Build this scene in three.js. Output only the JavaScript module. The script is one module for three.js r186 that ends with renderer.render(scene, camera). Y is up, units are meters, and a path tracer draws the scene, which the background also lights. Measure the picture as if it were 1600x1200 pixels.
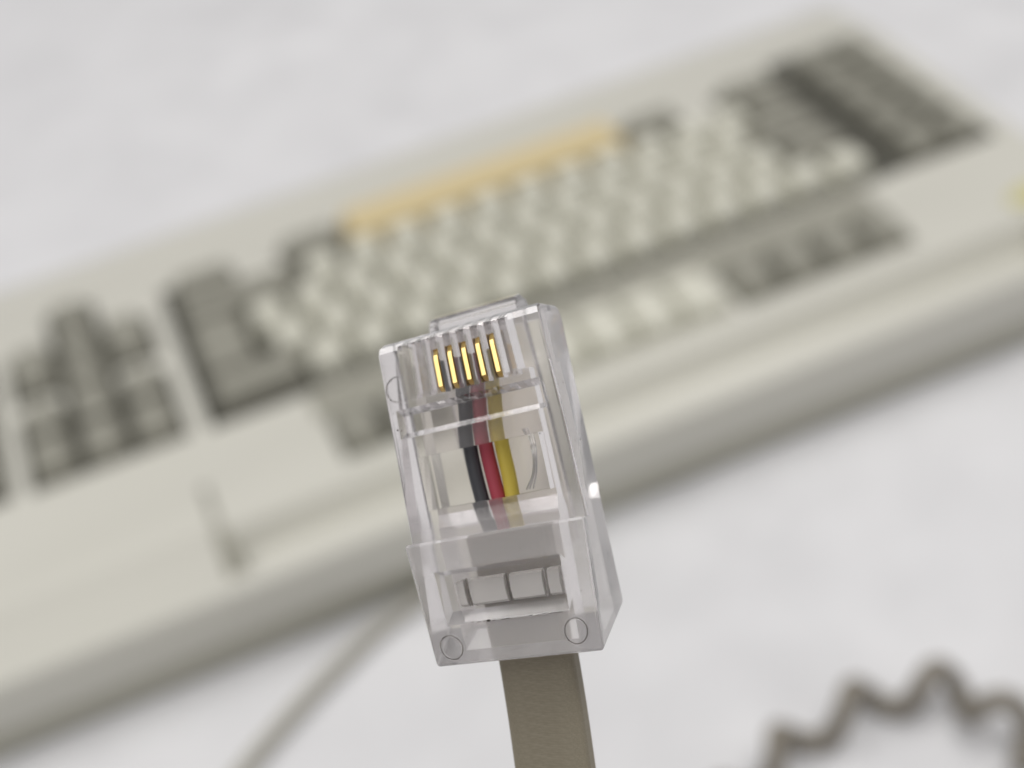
import * as THREE from 'three';
import { mergeGeometries, mergeVertices, toCreasedNormals } from 'three/addons/utils/BufferGeometryUtils.js';
import { RectAreaLightUniformsLib } from 'three/addons/lights/RectAreaLightUniformsLib.js';
import { ImprovedNoise } from 'three/addons/math/ImprovedNoise.js';
import { Brush, Evaluator, SUBTRACTION, ADDITION } from 'three-bvh-csg';

// ---------------------------------------------------------------- camera, light, exposure
const scene = new THREE.Scene();
const camera = new THREE.PerspectiveCamera(29.23, 4 / 3, 0.005, 20);
camera.position.set(-0.14039, 0.38813, 0.52262);
camera.quaternion.set(-0.343984, -0.15533, -0.132885, 0.916455);
camera.focus = 0.0885;
const APERTURE = 0.00225;                      // metres across
camera.userData.fStop = camera.getFocalLength() / 1000 / APERTURE;

const renderer = new THREE.WebGLRenderer({ antialias: true });
renderer.setSize(1024, 768);
renderer.toneMapping = THREE.LinearToneMapping;
renderer.toneMappingExposure = 1;
renderer.shadowMap.enabled = true;

scene.background = new THREE.Color().setRGB(0.29, 0.283, 0.286);     // evenly lit pale room
RectAreaLightUniformsLib.init();
function ceilingTube(x, y, z, w, h, power, tx, ty, tz) {
  const l = new THREE.RectAreaLight(new THREE.Color(1, 0.985, 0.96), power, w, h);
  l.position.set(x, y, z); l.lookAt(tx, ty, tz); scene.add(l);
  return l;
}
ceilingTube(-0.8, 1.75, -0.35, 1.2, 0.6, 4.7, -0.1, 0, 0);
ceilingTube(0.85, 1.75, 0.1, 1.2, 0.6, 6.6, 0.1, 0, 0);
ceilingTube(-0.9, 1.75, 0.72, 0.8, 0.8, 2.7, -0.13, 0.3, 0.47);

// ---------------------------------------------------------------- helpers
const MM = 0.001;
const mulberry = (a) => () => { a |= 0; a = (a + 0x6d2b79f5) | 0; let t = Math.imul(a ^ (a >>> 15), 1 | a); t = (t + Math.imul(t ^ (t >>> 7), 61 | t)) ^ t; return ((t ^ (t >>> 14)) >>> 0) / 4294967296; };
const rnd = mulberry(7);
const noise = new ImprovedNoise();
function part(name, geo, mat, parent, label) {
  const m = new THREE.Mesh(geo, mat); m.name = name; m.castShadow = m.receiveShadow = true;
  if (label) m.userData.label = label;
  parent.add(m); return m;
}
function thing(name, label, category, group) {
  const g = new THREE.Group(); g.name = name; g.userData = { label, category }; if (group) g.userData.group = group;
  scene.add(g); return g;
}
const lin = (r, g, b) => new THREE.Color().setRGB(r, g, b);
function std(color, roughness, extra = {}) { return new THREE.MeshStandardMaterial({ color, roughness, ...extra }); }

// mottled tone + fine grain, tileable enough for surfaces that are out of focus
function mottle(size, base, amp, coarse, seed) {
  const data = new Uint8Array(size * size * 4);
  for (let y = 0; y < size; y++) for (let x = 0; x < size; x++) {
    const u = x / size, v = y / size;
    let n = 0, a = 1, f = coarse;
    for (let o = 0; o < 4; o++) {
      // blend four shifted taps so that the tile has no seam
      const t = (i, j) => noise.noise((u - i) * f + seed, (v - j) * f + seed * 2.3, seed);
      n += a * ((1 - u) * (1 - v) * t(0, 0) + u * (1 - v) * t(1, 0) + (1 - u) * v * t(0, 1) + u * v * t(1, 1));
      a *= 0.5; f *= 2.1;
    }
    const k = (y * size + x) * 4;
    for (let c = 0; c < 3; c++) data[k + c] = Math.max(0, Math.min(255, base[c] + amp * n));
    data[k + 3] = 255;
  }
  const t = new THREE.DataTexture(data, size, size); t.colorSpace = THREE.SRGBColorSpace;
  t.wrapS = t.wrapT = THREE.RepeatWrapping; t.magFilter = THREE.LinearFilter; t.needsUpdate = true;
  return t;
}

// ---------------------------------------------------------------- setting: white table top
{
  const top = new THREE.BoxGeometry(2.4, 0.03, 1.6, 1, 1, 1);
  const uv = top.attributes.uv; for (let i = 0; i < uv.count; i++) uv.setXY(i, uv.getX(i) * 2.4 / 0.3, uv.getY(i) * 1.6 / 0.3);
  const tex = mottle(512, [222, 222, 224], 10, 9, 3.7);
  const m = part('table_top', top, std(lin(1, 1, 1), 0.55, { map: tex }), scene);
  m.position.set(0, -0.015, -0.1);
  m.userData.kind = 'structure';
  m.userData.label = 'white table top under the keyboard and cords';
}

// ---------------------------------------------------------------- keyboard
const M = {
  case: std(lin(0.642, 0.632, 0.568), 0.42),
  lower: std(lin(0.5, 0.49, 0.41), 0.6),
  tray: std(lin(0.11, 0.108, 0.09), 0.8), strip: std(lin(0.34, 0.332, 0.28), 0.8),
  cream: std(lin(0.68, 0.672, 0.58), 0.55),
  grey: std(lin(0.3, 0.293, 0.247), 0.6),
  yellow: std(lin(0.66, 0.55, 0.32), 0.5),
  badge: std(lin(0.6, 0.56, 0.28), 0.45),
};
const TILT = 2.5 * Math.PI / 180, Y0 = 24.7;
const kb = thing('keyboard', 'beige computer keyboard with cream and grey keys and yellowed space bar on the table', 'keyboard');
kb.position.set(0, Y0 * MM, 0); kb.rotation.x = -TILT;
const deskH = (z) => -(Y0 + Math.sin(TILT) * z) / Math.cos(TILT) + 0.6;      // table surface in the keyboard's own frame

// sheet z-h profile extruded along x
function profile(pts, x0, x1, bevel = 0.8) {
  const s = new THREE.Shape(pts.map(([z, h]) => new THREE.Vector2(-z * MM, h * MM)));
  const b = bevel * MM;
  const g = new THREE.ExtrudeGeometry(s, { depth: (x1 - x0) * MM - 2 * b, bevelEnabled: bevel > 0, bevelSize: b, bevelOffset: -b, bevelThickness: b, bevelSegments: 2, curveSegments: 4 });
  g.translate(0, 0, b); g.rotateY(Math.PI / 2); g.translate(x0 * MM, 0, 0);   // shape x (= -z) -> -(-z)
  return toCreasedNormals(g, 0.6);
}
function smoothPts(pts, n = 6) {
  const c = new THREE.CatmullRomCurve3(pts.map(([a, b]) => new THREE.Vector3(a, b, 0)), false, 'centripetal');
  return c.getPoints(pts.length * n).map((p) => [p.x, p.y]);
}
const X0 = -312, X1 = 212;
// upper plate with the wells cut out
{
  const sh = new THREE.Shape();
  const P = (x, z) => new THREE.Vector2(x * MM, -z * MM);
  const poly = (pts) => { const h = new THREE.Path(); pts.forEach(([x, z], i) => { const p = P(x, z); i ? h.lineTo(p.x, p.y) : h.moveTo(p.x, p.y); }); h.closePath(); return h; };
  [[X0, -16], [X1, -16], [X1, 149], [X0, 149]].forEach(([x, z], i) => { const p = P(x, z); i ? sh.lineTo(p.x, p.y) : sh.moveTo(p.x, p.y); });
  sh.closePath();
  const rect = (a, b, c, d) => [[a, c], [b, c], [b, d], [a, d]];
  // main block, without the two blank corners beside the space bar keys
  sh.holes.push(poly([[-143.9, -4], [-110, -4], [-110, 16], [-92, 16], [-92, -4], [-63, -4], [-63, -8], [71.5, -8], [71.5, -4], [101, -4], [101, 16], [117, 16], [117, -4], [149, -4], [153, -15], [203, -15], [203, 97], [149, 97], [149, 98], [-144, 98], [-144, -4]]));
  // cursor block: two rows of three, cross below
  sh.holes.push(poly([[-212, 49.5], [-192.5, 49.5], [-192.5, 42], [-212, 42], [-212, 10], [-192.5, 10], [-192.5, -14], [-169.5, -14], [-169.5, 10], [-150, 10], [-150, 42], [-169.5, 42], [-169.5, 49.5], [-150, 49.5], [-150, 97], [-212, 97]]));
  sh.holes.push(poly(rect(-297, -217, -4, 96)));       // number pad
  sh.holes.push(poly(rect(-154.5, -150.5, 126, 148)));   // joint beside the indicator panel
  for (const c of [-65, 15, 95]) sh.holes.push(poly(rect(c - 38.6, c + 38.6, 116, 141.5)));
  const g = new THREE.ExtrudeGeometry(sh, { depth: 6 * MM, bevelEnabled: true, bevelSize: 0.8 * MM, bevelOffset: -0.8 * MM, bevelThickness: 0.8 * MM, bevelSegments: 2 });
  g.rotateX(-Math.PI / 2); g.translate(0, -13.8 * MM, 0);
  const H = -7;
  const pieces = [toCreasedNormals(g, 0.5).toNonIndexed?.() ?? g];
  // far lip (user's side), rounded down
  pieces.push(profile([[-16, H], ...smoothPts([[-20, H - 0.3], [-32, H - 1.8], [-50, H - 4.6], [-58, H - 7.2], [-60, H - 11]], 5), [-60, H - 13.5], [-16, H - 13.5]], X0, X1));
  // near (rear) part: trough with a raised ridge between the end blocks
  const wall = [...smoothPts([[181, -1.6], [185, -0.3], [187.6, -0.6], [189.4, -2.6], [190, -6]], 5), [190.4, -19], [149, -19]];
  pieces.push(profile([[149, H], ...smoothPts([[150, -7], [153.5, -6.6], [156, -10], [161, -16], [168, -18.3], [175.5, -15.5], [180.3, -4.6]], 5), ...wall], -150.5, 176));
  const flush = [[149, H], ...smoothPts([[150, -6.9], [154, -5.6], [162, -3.6], [172, -2.0]], 4)];
  pieces.push(profile([...flush, ...wall], 176, X1));
  pieces.push(profile([...flush, ...wall], X0, -154.5));
  pieces.push(profile([[180.6, -5], ...wall.slice(0, -1), [180.6, -19]], -155.5, -149.5, 0.4));   // the ridge runs on past the joint
  const clean = pieces.map((p) => { const q = p.index ? p.toNonIndexed() : p; q.clearGroups(); return q; });
  part('upper_case', mergeGeometries(clean), M.case, kb);
}
// lower shell, a little smaller all round, down to the table
part('lower_case', profile([[-14, -15], [-15, -20.8], [-58.5, -20.8], [-58.8, deskH(-58.8) + 1], [-57, deskH(-57)], [186, deskH(186)], [188.6, deskH(188.6) + 2], [189, -19.2], [149, -19.2], [148, -15]], X0 + 1.5, X1 - 1.5, 1), M.lower, kb);
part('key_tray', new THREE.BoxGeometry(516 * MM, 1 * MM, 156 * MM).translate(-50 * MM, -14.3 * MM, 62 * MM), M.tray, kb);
{
  const s = new THREE.Shape(); s.absellipse(0, 0, 13 * MM, 6.5 * MM, 0, Math.PI * 2, false);
  const g = new THREE.ExtrudeGeometry(s, { depth: 0.6 * MM, bevelEnabled: true, bevelSize: 0.3 * MM, bevelThickness: 0.3 * MM, bevelSegments: 2, curveSegments: 24 });
  g.rotateX(-Math.PI / 2); g.translate(189 * MM, -6.9 * MM, 140 * MM);
  part('badge', g, M.badge, kb, 'yellowed oval badge');
}
part('legend_strip', new THREE.BoxGeometry(240 * MM, 0.8 * MM, 15 * MM).translate(14.5 * MM, -6.75 * MM, 106.8 * MM), M.strip, kb, 'grey legend strip above the function keys');
part('panel_joint', new THREE.BoxGeometry(6 * MM, 2 * MM, 54 * MM).translate(-152.5 * MM, -9.6 * MM, 153.5 * MM), M.strip, kb);
// keycaps: dished, tapered, rounded
const keyCache = new Map();
function keyGeo(w, d, full = 0, wide = 0) {
  const id = w.toFixed(2) + 'x' + d.toFixed(2) + full + wide;
  if (keyCache.has(id)) return keyCache.get(id);
  const rr = (hw, hd, r, h) => {
    const out = [];
    for (let q = 0; q < 4; q++) for (let k = 0; k <= 3; k++) {
      const a = (q + k / 3) * Math.PI / 2, sx = q === 0 || q === 3 ? 1 : -1, sz = q < 2 ? 1 : -1;
      out.push([sx * (hw - r) + r * Math.cos(a), h, sz * (hd - r) + r * Math.sin(a)]);
    }
    return out;
  };
  const gap = d > 1.2 * U ? 0.8 : 1.35, hw = w / 2 - gap, hd = d / 2 - gap, e = gap - 0.45;
  const rings = [rr(hw, hd, 1, -11), rr(hw, hd, 1.2, -9.5), rr(hw - 2.6 + e + wide, hd - 2.1 + e + full, 1.9, -1.1), rr(hw - 3.2 + e + wide, hd - 2.6 + e + full, 1.8, -0.2), rr(hw - 3.8 + e, hd - 3.0 + e, 1.6, -0.35), rr((hw - 3.8) * 0.5, (hd - 3) * 0.55, 0.8, -0.9)];
  const pos = [], idx = [], n = 16;
  rings.forEach((r) => r.forEach((p) => pos.push(p[0] * MM, p[1] * MM, p[2] * MM)));
  for (let r = 0; r + 1 < rings.length; r++) for (let i = 0; i < n; i++) {
    const a = r * n + i, b = r * n + (i + 1) % n, c = a + n, e = b + n;
    idx.push(a, c, b, b, c, e);
  }
  const cI = pos.length / 3; pos.push(0, -1.0 * MM, 0);
  for (let i = 0; i < n; i++) idx.push((rings.length - 1) * n + i, cI, (rings.length - 1) * n + (i + 1) % n);
  const g = new THREE.BufferGeometry(); g.setAttribute('position', new THREE.Float32BufferAttribute(pos, 3)); g.setIndex(idx);
  g.computeVertexNormals();
  keyCache.set(id, g); return g;
}
const U = 19.05;
function key(x, z, w, d, mat, name = 'keycap', label) {
  if (name === 'space_bar') { z = 5; d = 1.27; }
  const m = part(name, keyGeo(w * U, d * U, name === 'space_bar' || z > 120 ? 1.4 : 0, z > 120 && mat === M.cream ? 1 : 0), mat, kb, label);
  m.position.set(x * MM, (rnd() - 0.5) * 0.3 * MM, z * MM); m.rotation.x = 0.02;
  return m;
}
const GREY = 'grey keycap';
// rows run from the user's left (picture right, x = 147) to the user's right
function row(z, spec, xs = 147) {
  let x = xs;
  for (const [w, c, n, l] of spec) { if (c) key(x - w * U / 2, z, w, 1, M[c], n ?? (c === 'yellow' ? 'space_bar' : 'keycap'), l ?? (c === 'grey' ? GREY : undefined)); x -= w * U; }
}
const ones = (n) => Array.from({ length: n }, () => [1, 'cream']);
row(7, [[1.5, 'grey'], [1, null], [1.5, 'grey'], [7, 'yellow', 'space_bar', 'long yellowed space bar'], [1.5, 'grey'], [1, null], [1.5, 'grey']]);
row(26, [[1.25, 'grey'], ...ones(11), [2.75, 'grey']]);
row(45, [[1.75, 'grey'], ...ones(12)]);
row(64, [[1.5, 'grey'], ...ones(12)]);
row(83, [...ones(13), [2, 'grey']]);
key(147 - 14.375 * U, 54.5, 1.25, 2, M.grey, 'keycap', 'tall grey keycap');
// cursor block
for (const z of [85, 62]) for (const x of [-161.5, -181, -200.5]) key(x, z, 1.04, 1.18, M.grey, 'keycap', GREY);
for (const x of [-161.5, -181, -200.5]) key(x, x === -181 ? 20.5 : 26, 1.04, x === -181 ? 1.05 : 1.5, M.grey, 'keycap', GREY);
key(-181, 41, 1.04, 1.05, M.grey, 'keycap', GREY); key(-181, -1, 1.04, 1.12, M.grey, 'keycap', GREY);
// function block at the picture's right
for (let i = 0; i < 5; i++) for (const x of [170.5, 190]) key(x, 84.5 - i * 20.5, 1, 1.06, M.grey, 'keycap', GREY);
// function row nearest the camera
for (const [c, m] of [[-65, 'grey'], [15, 'cream'], [95, 'grey']]) for (let i = 0; i < 4; i++) key(c + (i - 1.5) * U, 129, 1, 1.34, M[m], 'keycap', m === 'grey' ? GREY : undefined);
// number pad, mostly outside the picture
for (let c = 0; c < 4; c++) for (let r = 0; r < 5; r++) {
  const x = -228 - c * U, z = 83 - r * 19;
  key(x, z, 1, 1, c === 3 && r > 0 || r === 0 ? M.grey : M.grey, 'keycap', GREY);
}

// ---------------------------------------------------------------- cords on the table
const cordMat = std(lin(0.33, 0.315, 0.265), 0.55);
{
  const pts = [[-72, 6, 186], [-99.5, 3.2, 196.5], [-112.5, 3, 200.2], [-128.6, 3, 208], [-144.6, 3, 216.6], [-157.8, 3, 224.8], [-169.5, 3, 232.6], [-190, 3, 250], [-205, 3, 280]];
  const c = new THREE.CatmullRomCurve3(pts.map((p) => new THREE.Vector3(...p).multiplyScalar(MM)));
  const t = thing('straight_cord', 'smooth grey cord curving away from the near edge of the keyboard across the table', 'cord');
  part('cord_jacket', new THREE.TubeGeometry(c, 80, 2.7 * MM, 12), std(lin(0.42, 0.405, 0.35), 0.5), t);
  // strain relief where it leaves the case
  const d = c.getTangentAt(0), rel = [];
  for (let i = 0; i < 4; i++) { const g = new THREE.CylinderGeometry(3.4 * MM, 3.6 * MM, 2 * MM, 16); g.applyQuaternion(new THREE.Quaternion().setFromUnitVectors(new THREE.Vector3(0, 1, 0), d)); const p = c.getPointAt(0.03 + i * 0.018); g.translate(p.x, p.y, p.z); rel.push(g); }
  part('strain_relief', mergeGeometries(rel), M.lower, t);
}
{
  const axis = new THREE.CatmullRomCurve3([[-95, 345], [-70, 328], [-43, 314], [-20, 306], [7, 303], [31, 309], [41, 328], [36, 352], [18, 376], [-8, 392]].map(([x, z]) => new THREE.Vector3(x * MM, 8.6 * MM, z * MM)));
  const pts = [], N = 9 * 26, r = 6.6 * MM, up = new THREE.Vector3(0, 1, 0);
  for (let i = 0; i <= N; i++) {
    const u = i / N, p = axis.getPoint(u), t = axis.getTangent(u), n = new THREE.Vector3().crossVectors(up, t).normalize();   // n points to the outside of the bend
    const a = u * 9 * Math.PI * 2 + 1.0;
    pts.push(p.clone().addScaledVector(up, r * Math.cos(a)).addScaledVector(n, r * Math.sin(a) * 0.6));
  }
  const c = new THREE.CatmullRomCurve3(pts);
  const t = thing('coiled_cord', 'brownish grey coiled cord with stretched loops lying at the right bottom of the table', 'cord');
  part('cord_jacket', new THREE.TubeGeometry(c, N * 2, 3.3 * MM, 12), std(lin(0.25, 0.225, 0.185), 0.5), t);
}

// ---------------------------------------------------------------- modular plug (millimetres: u across, v towards the nose, w towards the viewer)
const plug = thing('modular_plug', 'clear plastic modular plug with five gold contacts on a flat taupe cable', 'plug');
plug.position.set(-0.128625, 0.31612, 0.468873);
plug.quaternion.set(-0.384685, -0.250483, 0.017076, 0.888248);
// the moulding is drafted: slightly narrower at both ends, a touch longer on the right
function draft(g) {
  const p = g.attributes.position;
  for (let i = 0; i < p.count; i++) {
    let u = p.getX(i), v = p.getY(i); const q = (Math.max(0, Math.min(21, v)) - 8) / 10;
    u *= 1 + 0.0443 * q - 0.0793 * q * q; v += 0.0047 * u * (Math.max(-0.5, v) - 14);
    p.setXYZ(i, u * MM, v * MM, p.getZ(i) * MM);
  }
  g.computeBoundingSphere(); return g;
}
const ev = new Evaluator(); ev.attributes = ['position', 'normal']; ev.useGroups = false;
function brush(g) { const q = g.index ? g : g; for (const k of Object.keys(q.attributes)) if (k !== 'position' && k !== 'normal') q.deleteAttribute(k); q.clearGroups(); const b = new Brush(q); b.updateMatrixWorld(); return b; }
const box = (u0, u1, v0, v1, w0, w1) => new THREE.BoxGeometry(u1 - u0, v1 - v0, w1 - w0).translate((u0 + u1) / 2, (v0 + v1) / 2, (w0 + w1) / 2);
// (v, w) outline extruded across u
function across(pts, u0, u1, bevel) {
  const s = new THREE.Shape(pts.map(([v, w]) => new THREE.Vector2(-w, v)));
  const g = new THREE.ExtrudeGeometry(s, { depth: u1 - u0 - 2 * bevel, bevelEnabled: bevel > 0, bevelSize: bevel, bevelOffset: -bevel, bevelThickness: bevel, bevelSegments: 3, curveSegments: 6 });
  g.translate(0, 0, bevel); g.rotateY(Math.PI / 2); g.translate(u0, 0, 0);    // shape x (= -w) -> z = w ; depth -> u
  return g;
}
const F = -1.23;                                     // level of the front section's face
const slots = Array.from({ length: 8 }, (_, i) => -3.85 + i);
{
  const g = across([[0, -0.12], [0.15, 0], [7.7, 0], [7.85, -0.12], [7.85, F], [20.2, F], [20.6, F - 0.25], [20.8, F - 0.8], [20.8, -5.7], [20.55, -6.2], [20.1, -6.4], [2.1, -6.4], [1.8, -6.25]], -5.84, 5.84, 0.22);
  let body = brush(g);
  const cut = (q) => { body = ev.evaluate(body, brush(q), SUBTRACTION); };
  const cutMany = (list) => { let a = brush(list[0]); for (const q of list.slice(1)) a = ev.evaluate(a, brush(q), ADDITION); body = ev.evaluate(body, a, SUBTRACTION); };
  // cable entry, narrowing to the conductor channel
  cut(across([[-1, -2.3], [-1, -5.4], [8.3, -5.4], [9.1, -4.75], [17.2, -4.75], [17.2, -2.95], [9.3, -2.95], [8.5, -2.3]], -4.05, 3.85, 0));
  // conductor window and its groove towards the nose
  cut(box(-4.2, 3.8, 9.72, 13.2, -3.2, 1));
  cut(across([[14.55, 1], [14.55, F - 0.15], [14.9, -2.35], [16.0, -2.35], [16.42, F - 0.15], [16.42, 1]], -5.1, 4.7, 0));
  // cable window: a stepped well down to the jacket
  cut(across([[2.5, 1], [2.5, -0.05], [3.15, -1.55], [5.5, -1.55], [5.9, -0.05], [5.9, 1]], -4.3, 3.95, 0));
  cutMany([box(-3.55, -2.95, 3.35, 5.1, -2.1, -1), box(-2.65, -0.25, 3.35, 5.1, -2.1, -1), box(0.05, 2.25, 3.35, 5.1, -2.1, -1), box(2.55, 3.4, 3.35, 5.1, -2.1, -1)]);
  // contact bay
  cut(box(-3.95 - 0.42, 3.62, 16.75, 22, F - 0.16, 1));
  cutMany(slots.map((u) => box(u - 0.26, u + 0.26, 16.9, 20.45, -4.2, 1)));
  // ejector pin marks
  for (const [u, v, w, r] of [[-4.41, 1.12, 0, 0.76], [4.18, 1.3, 0, 0.76], [-4.75, 17.75, F, 0.8]]) {
    const ring = new THREE.LatheGeometry([[r - 0.07, -0.2], [r + 0.06, -0.2], [r + 0.06, 0.2], [r - 0.07, 0.2], [r - 0.07, -0.2]].map(([a, b]) => new THREE.Vector2(a, b)), 40);
    ring.rotateX(Math.PI / 2); ring.translate(u, v, w); cut(ring);
  }
  let geo = body.geometry; geo = geo.index ? geo.toNonIndexed() : geo;
  // frosted rear section, clear nose; the maps follow the moulding's own u-v plane
  const TW = 512, TH = 1024, tr = new Uint8Array(TW * TH * 4), rg = new Uint8Array(TW * TH * 4), sm = (a, b, x) => { const t = Math.min(1, Math.max(0, (x - a) / (b - a))); return t * t * (3 - 2 * t); };
  for (let y = 0; y < TH; y++) for (let x = 0; x < TW; x++) {
    const u = -6.2 + 12.4 * x / TW, v = -1 + 24 * y / TH, k = (y * TW + x) * 4;
    const n = noise.noise(u * 0.5, v * 0.35, 2.2) * 0.6 + noise.noise(u * 1.7, v * 1.2, 5.1) * 0.3, fine = noise.noise(u * 9, v * 4, 8.8);
    const rear = 1 - sm(5.5, 11.5, v), bay = sm(16.2, 16.8, v);
    const T = 0.962 - 0.085 * rear - 0.12 * (1 - sm(2.2, 2.9, v)) - 0.12 * sm(5.2, 6.2, v) * (1 - sm(8, 9.5, v)) - 0.05 * bay + 0.05 * n * rear - 0.012 * Math.abs(fine) * (1 - rear);
    const R = 0.055 + 0.12 * rear + 0.05 * bay + 0.08 * n + 0.03 * fine * (1 - rear);
    tr[k] = tr[k + 1] = tr[k + 2] = Math.max(0, Math.min(255, T * 255)); rg[k] = rg[k + 1] = rg[k + 2] = Math.max(8, Math.min(255, R * 255)); tr[k + 3] = rg[k + 3] = 255;
  }
  const tex = (d) => { const t = new THREE.DataTexture(d, TW, TH); t.magFilter = THREE.LinearFilter; t.wrapS = t.wrapT = THREE.ClampToEdgeWrapping; t.needsUpdate = true; return t; };
  const planar = (q) => { const p = q.attributes.position, uv = new Float32Array(p.count * 2); for (let i = 0; i < p.count; i++) { uv[2 * i] = (p.getX(i) + 6.2) / 12.4; uv[2 * i + 1] = (p.getY(i) + 1) / 24; } q.setAttribute('uv', new THREE.BufferAttribute(uv, 2)); return q; };
  planar(geo);
  geo = draft(geo);
  geo = toCreasedNormals(mergeVertices((geo.deleteAttribute('normal'), geo), 1e-7), 0.5);
  const plastic = new THREE.MeshPhysicalMaterial({ color: lin(0.99, 0.967, 0.965), roughness: 1, transmission: 1, transmissionMap: tex(tr), roughnessMap: tex(rg), ior: 1.5, thickness: 0.006, attenuationColor: lin(0.92, 0.9, 0.905), attenuationDistance: 0.03, clearcoat: 0.3, clearcoatRoughness: 0.05 });
  part('housing', geo, plastic, plug);
  // latch: bends round below the nose and runs back under the body
  const lat = across([[20.4, -5.4], [21.5, -5.35], [22.05, -5.8], [22.25, -6.8], [21.95, -7.9], [21.2, -8.5], [14, -9.1], [6, -9.9], [5.9, -9.1], [14, -8.2], [20.8, -7.6], [21.3, -7.1], [21.3, -6.6], [21.0, -6.35], [20.4, -6.3]].map(([v, w]) => [v, w - 0.06]), -3.55, 3.2, 0.18);
  planar(lat);
  part('latch', toCreasedNormals(draft(lat), 0.6), plastic, plug);
}
// pale strain relief bar pressed into the cable window: four blocks
{
  const pale = new THREE.MeshPhysicalMaterial({ color: lin(0.93, 0.9, 0.87), roughness: 0.35, transmission: 0.45, ior: 1.5, thickness: 0.001 });
  for (const [a, b] of [[-3.5, -2.98], [-2.66, -0.27], [0.07, 2.23], [2.57, 3.36]]) {
    const g = across([[3.4, -2.08], [3.42, -1.3], [3.55, -1.12], [4.2, -1.0], [4.95, -1.12], [5.05, -1.3], [5.07, -2.08]], a, b, 0.04); g.deleteAttribute('uv');
    part('strain_relief_block', toCreasedNormals(draft(g), 0.5), pale, plug);
  }
}
// gold contacts
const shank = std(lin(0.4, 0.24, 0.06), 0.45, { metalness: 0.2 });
const gold = new THREE.MeshStandardMaterial({ color: lin(1, 0.74, 0.29), metalness: 1, roughness: 0.36 });
{
  const blade = across([[16.95, -1.9], [17.05, F - 0.4], [17.3, F - 0.14], [19.05, F - 0.14], [19.3, F - 0.22], [19.6, F - 0.5], [19.74, F - 0.8], [19.75, -2.6], [19.0, -2.6], [18.9, -4.3], [18.6, -3.6], [18.2, -4.4], [17.8, -3.6], [17.5, -4.3], [17.3, -2.6], [16.95, -2.4]], -0.17, 0.17, 0.06);
  blade.deleteAttribute('uv');
  const flank = box(-0.25, 0.25, 17.02, 19.7, -2.5, F - 0.62).toNonIndexed(); flank.deleteAttribute('uv');
  for (const i of [2, 3, 4, 5, 6]) {
    const g = draft(blade.clone().translate(slots[i], (rnd() - 0.5) * 0.06, 0));
    const c = part('contact', toCreasedNormals(g, 0.5), gold, plug);
    part('contact_shank', draft(flank.clone().translate(slots[i], 0, 0)), shank, c);
  }
}
// insulated conductors
function wire(pts, r, mat, name, label) {
  const c = new THREE.CatmullRomCurve3(pts.map((p) => new THREE.Vector3(...p)));
  const g = draft(new THREE.TubeGeometry(c, 60, r, 14)); g.computeVertexNormals();
  return part(name, g, mat, plug, label);
}
const wz = -3.5;
wire([[-1.1, 7.0, wz - 0.2], [-1.3, 9, wz], [-1.43, 10.7, wz], [-1.45, 13.1, wz], [-1.2, 15.5, wz], [-0.95, 17.1, wz], [-0.87, 18.9, wz - 0.15]], 0.47, std(lin(0.065, 0.067, 0.076), 0.45), 'wire', 'black wire');
wire([[-0.2, 7.0, wz - 0.2], [-0.25, 9, wz], [-0.35, 11, wz], [-0.4, 13.3, wz], [-0.2, 15.6, wz], [0.1, 17.1, wz], [0.14, 18.9, wz - 0.15]], 0.47, std(lin(0.45, 0.06, 0.09), 0.45), 'wire', 'red wire');
wire([[0.65, 7.0, wz - 0.2], [0.62, 9, wz], [0.68, 10.8, wz], [0.66, 13.2, wz], [0.85, 15.6, wz], [1.12, 17.1, wz], [1.16, 18.9, wz - 0.15]], 0.47, std(lin(0.68, 0.53, 0.08), 0.45), 'wire', 'yellow wire');
const silver = new THREE.MeshStandardMaterial({ color: lin(0.75, 0.74, 0.72), metalness: 0.9, roughness: 0.25 });
for (const [d, e] of [[0, 0], [0.16, 0.05], [-0.14, -0.1]]) wire([[2.6 + d, 13.6, -3.3], [2.8 + d, 12.8, -2.9 + e], [2.84 + d, 12.2, -2.7 + e], [2.8 + d * 0.8, 11.6, -2.65 + e], [2.5 + d, 10.7, -2.8 + e], [1.95 + d * 1.5, 9.9, -3.1]], 0.055, silver, 'metal_strand', 'loose silvery strand');
// grime in the ejector pin marks
for (const [u, v, w, rad] of [[-4.41, 1.12, 0, 0.755], [4.18, 1.3, 0, 0.755], [-4.75, 17.75, F, 0.795]]) {
  const g = new THREE.TorusGeometry(rad, 0.016, 6, 40, w ? Math.PI * 1.05 : Math.PI * 2); if (w) g.rotateZ(Math.PI * 0.45); g.translate(u, v, w - 0.03); g.deleteAttribute('uv');
  part('pin_mark', draft(g), std(lin(0.1, 0.085, 0.07), 0.8), plug);
}
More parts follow.
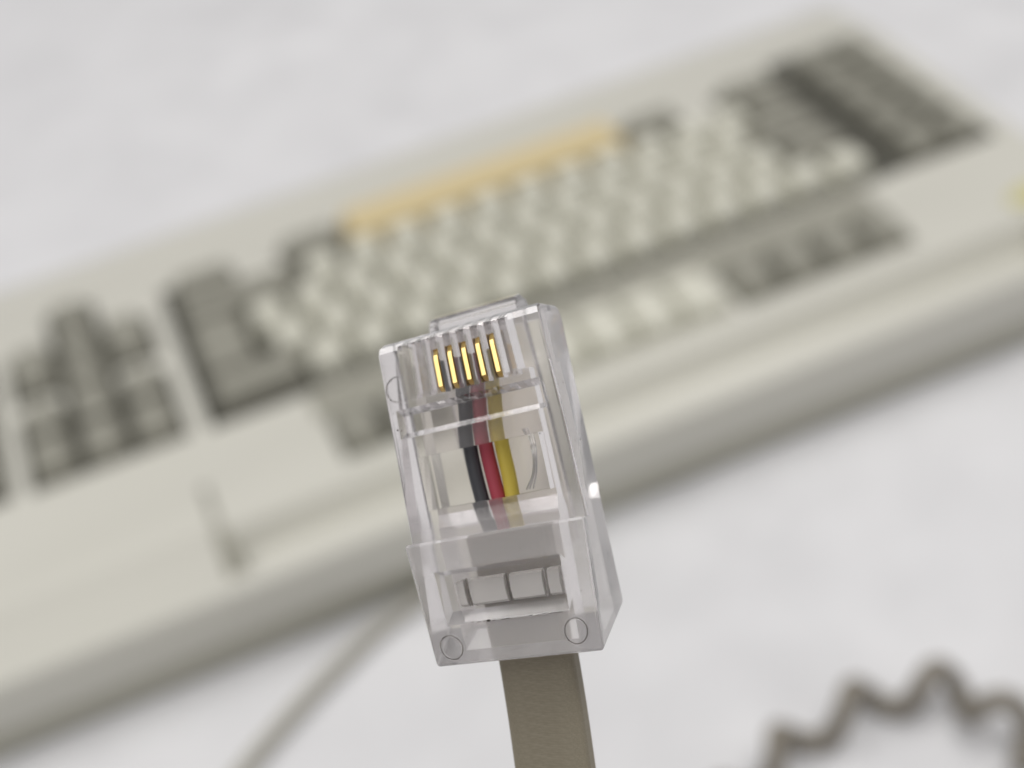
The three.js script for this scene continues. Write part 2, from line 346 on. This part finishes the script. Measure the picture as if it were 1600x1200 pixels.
// dark specks of dirt caught on the faces and along the lower window's lip
{
  const dots = [], put = (u, v, w, a, b = a) => { const g = new THREE.SphereGeometry(1, 8, 6); g.scale(a, b, 0.03); g.translate(u, v, w); dots.push(g); };
  for (const [u, v, a] of [[-5.2, 15.2, 0.06], [-4.95, 15.1, 0.045], [-5.3, 16.3, 0.03], [3.9, 13.1, 0.04], [-4.0, 14.0, 0.03], [2.2, 20.3, 0.035]]) put(u, v, F, a);
  for (const [u, v, a] of [[1.6, 6.6, 0.035], [-3.2, 1.7, 0.03], [3.6, 0.8, 0.03], [0.9, 7.0, 0.025], [-1.2, 1.5, 0.025], [4.9, 3.6, 0.03]]) put(u, v, 0, a);
  for (let i = 0; i < 16; i++) { const u = -2.7 + i * 0.4 + rnd() * 0.2; if (i < 7 ? rnd() < 0.7 : i > 9) put(u, 2.5 + rnd() * 0.05, -0.01, 0.08 + rnd() * 0.14, 0.022 + (rnd() < 0.25 ? 0.05 : 0)); }
  for (const [v, w] of [[12.3, -3.0], [5.2, -4.2], [15.8, -2.2], [9.0, -5.1]]) { const g = new THREE.SphereGeometry(0.05, 8, 6); g.scale(0.4, 1, 1); g.translate(5.84, v, w); dots.push(g); }
  for (const g of dots) g.deleteAttribute('uv');
  const m = part('dirt_specks', draft(mergeGeometries(dots)), std(lin(0.05, 0.042, 0.035), 0.9), plug);
  m.userData.kind = 'stuff';
}
// flat cable: rounded strip swept from the plug down to the table
{
  const path = new THREE.CatmullRomCurve3([[0.05, 7.7, -3.85], [0.05, 4, -3.85], [0.02, 0, -3.85], [-0.2, -4, -3.9], [-0.55, -8, -4.0], [-1.2, -13, -4.6], [-6, -30, -14], [-26, -90, -70], [-66, -205, -190], [-90, -225, -240], [-110, -200, -270]].map((p) => new THREE.Vector3(...p)), false, 'centripetal');
  const n = 24, rings = 160, pos = [], idx = [], uvs = [];
  for (let i = 0; i <= rings; i++) {
    const t = Math.pow(i / rings, 1.7), p = path.getPoint(t), T = path.getTangent(t);
    const side = new THREE.Vector3(1, 0, 0).addScaledVector(T, -T.x).normalize(), nn = new THREE.Vector3().crossVectors(side, T).normalize();
    for (let k = 0; k < n; k++) {
      const a = k / n * Math.PI * 2, c = Math.cos(a), s = Math.sin(a), sg = (x, e) => Math.sign(x) * Math.pow(Math.abs(x), e);
      const q = p.clone().addScaledVector(side, 2.72 * sg(c, 0.35)).addScaledVector(nn, 1.12 * sg(s, 0.55));
      pos.push(q.x, q.y, q.z); uvs.push(k / n * 12, t * 60);
    }
  }
  for (let i = 0; i < rings; i++) for (let k = 0; k < n; k++) { const a = i * n + k, b = i * n + (k + 1) % n; idx.push(a, a + n, b, b, a + n, b + n); }
  for (const [o, f] of [[0, 1], [rings * n, -1]]) for (let k = 1; k + 1 < n; k++) f > 0 ? idx.push(o, o + k, o + k + 1) : idx.push(o, o + k + 1, o + k);
  const g = new THREE.BufferGeometry(); g.setAttribute('position', new THREE.Float32BufferAttribute(pos, 3)); g.setAttribute('uv', new THREE.Float32BufferAttribute(uvs, 2)); g.setIndex(idx);
  draft(g); g.computeVertexNormals();
  part('flat_cable', toCreasedNormals(g, 0.9), std(lin(1, 1, 1), 0.62, { map: mottle(256, [143, 135, 117], 16, 6, 9.1) }), plug, 'flat taupe cable jacket');
}

renderer.render(scene, camera);
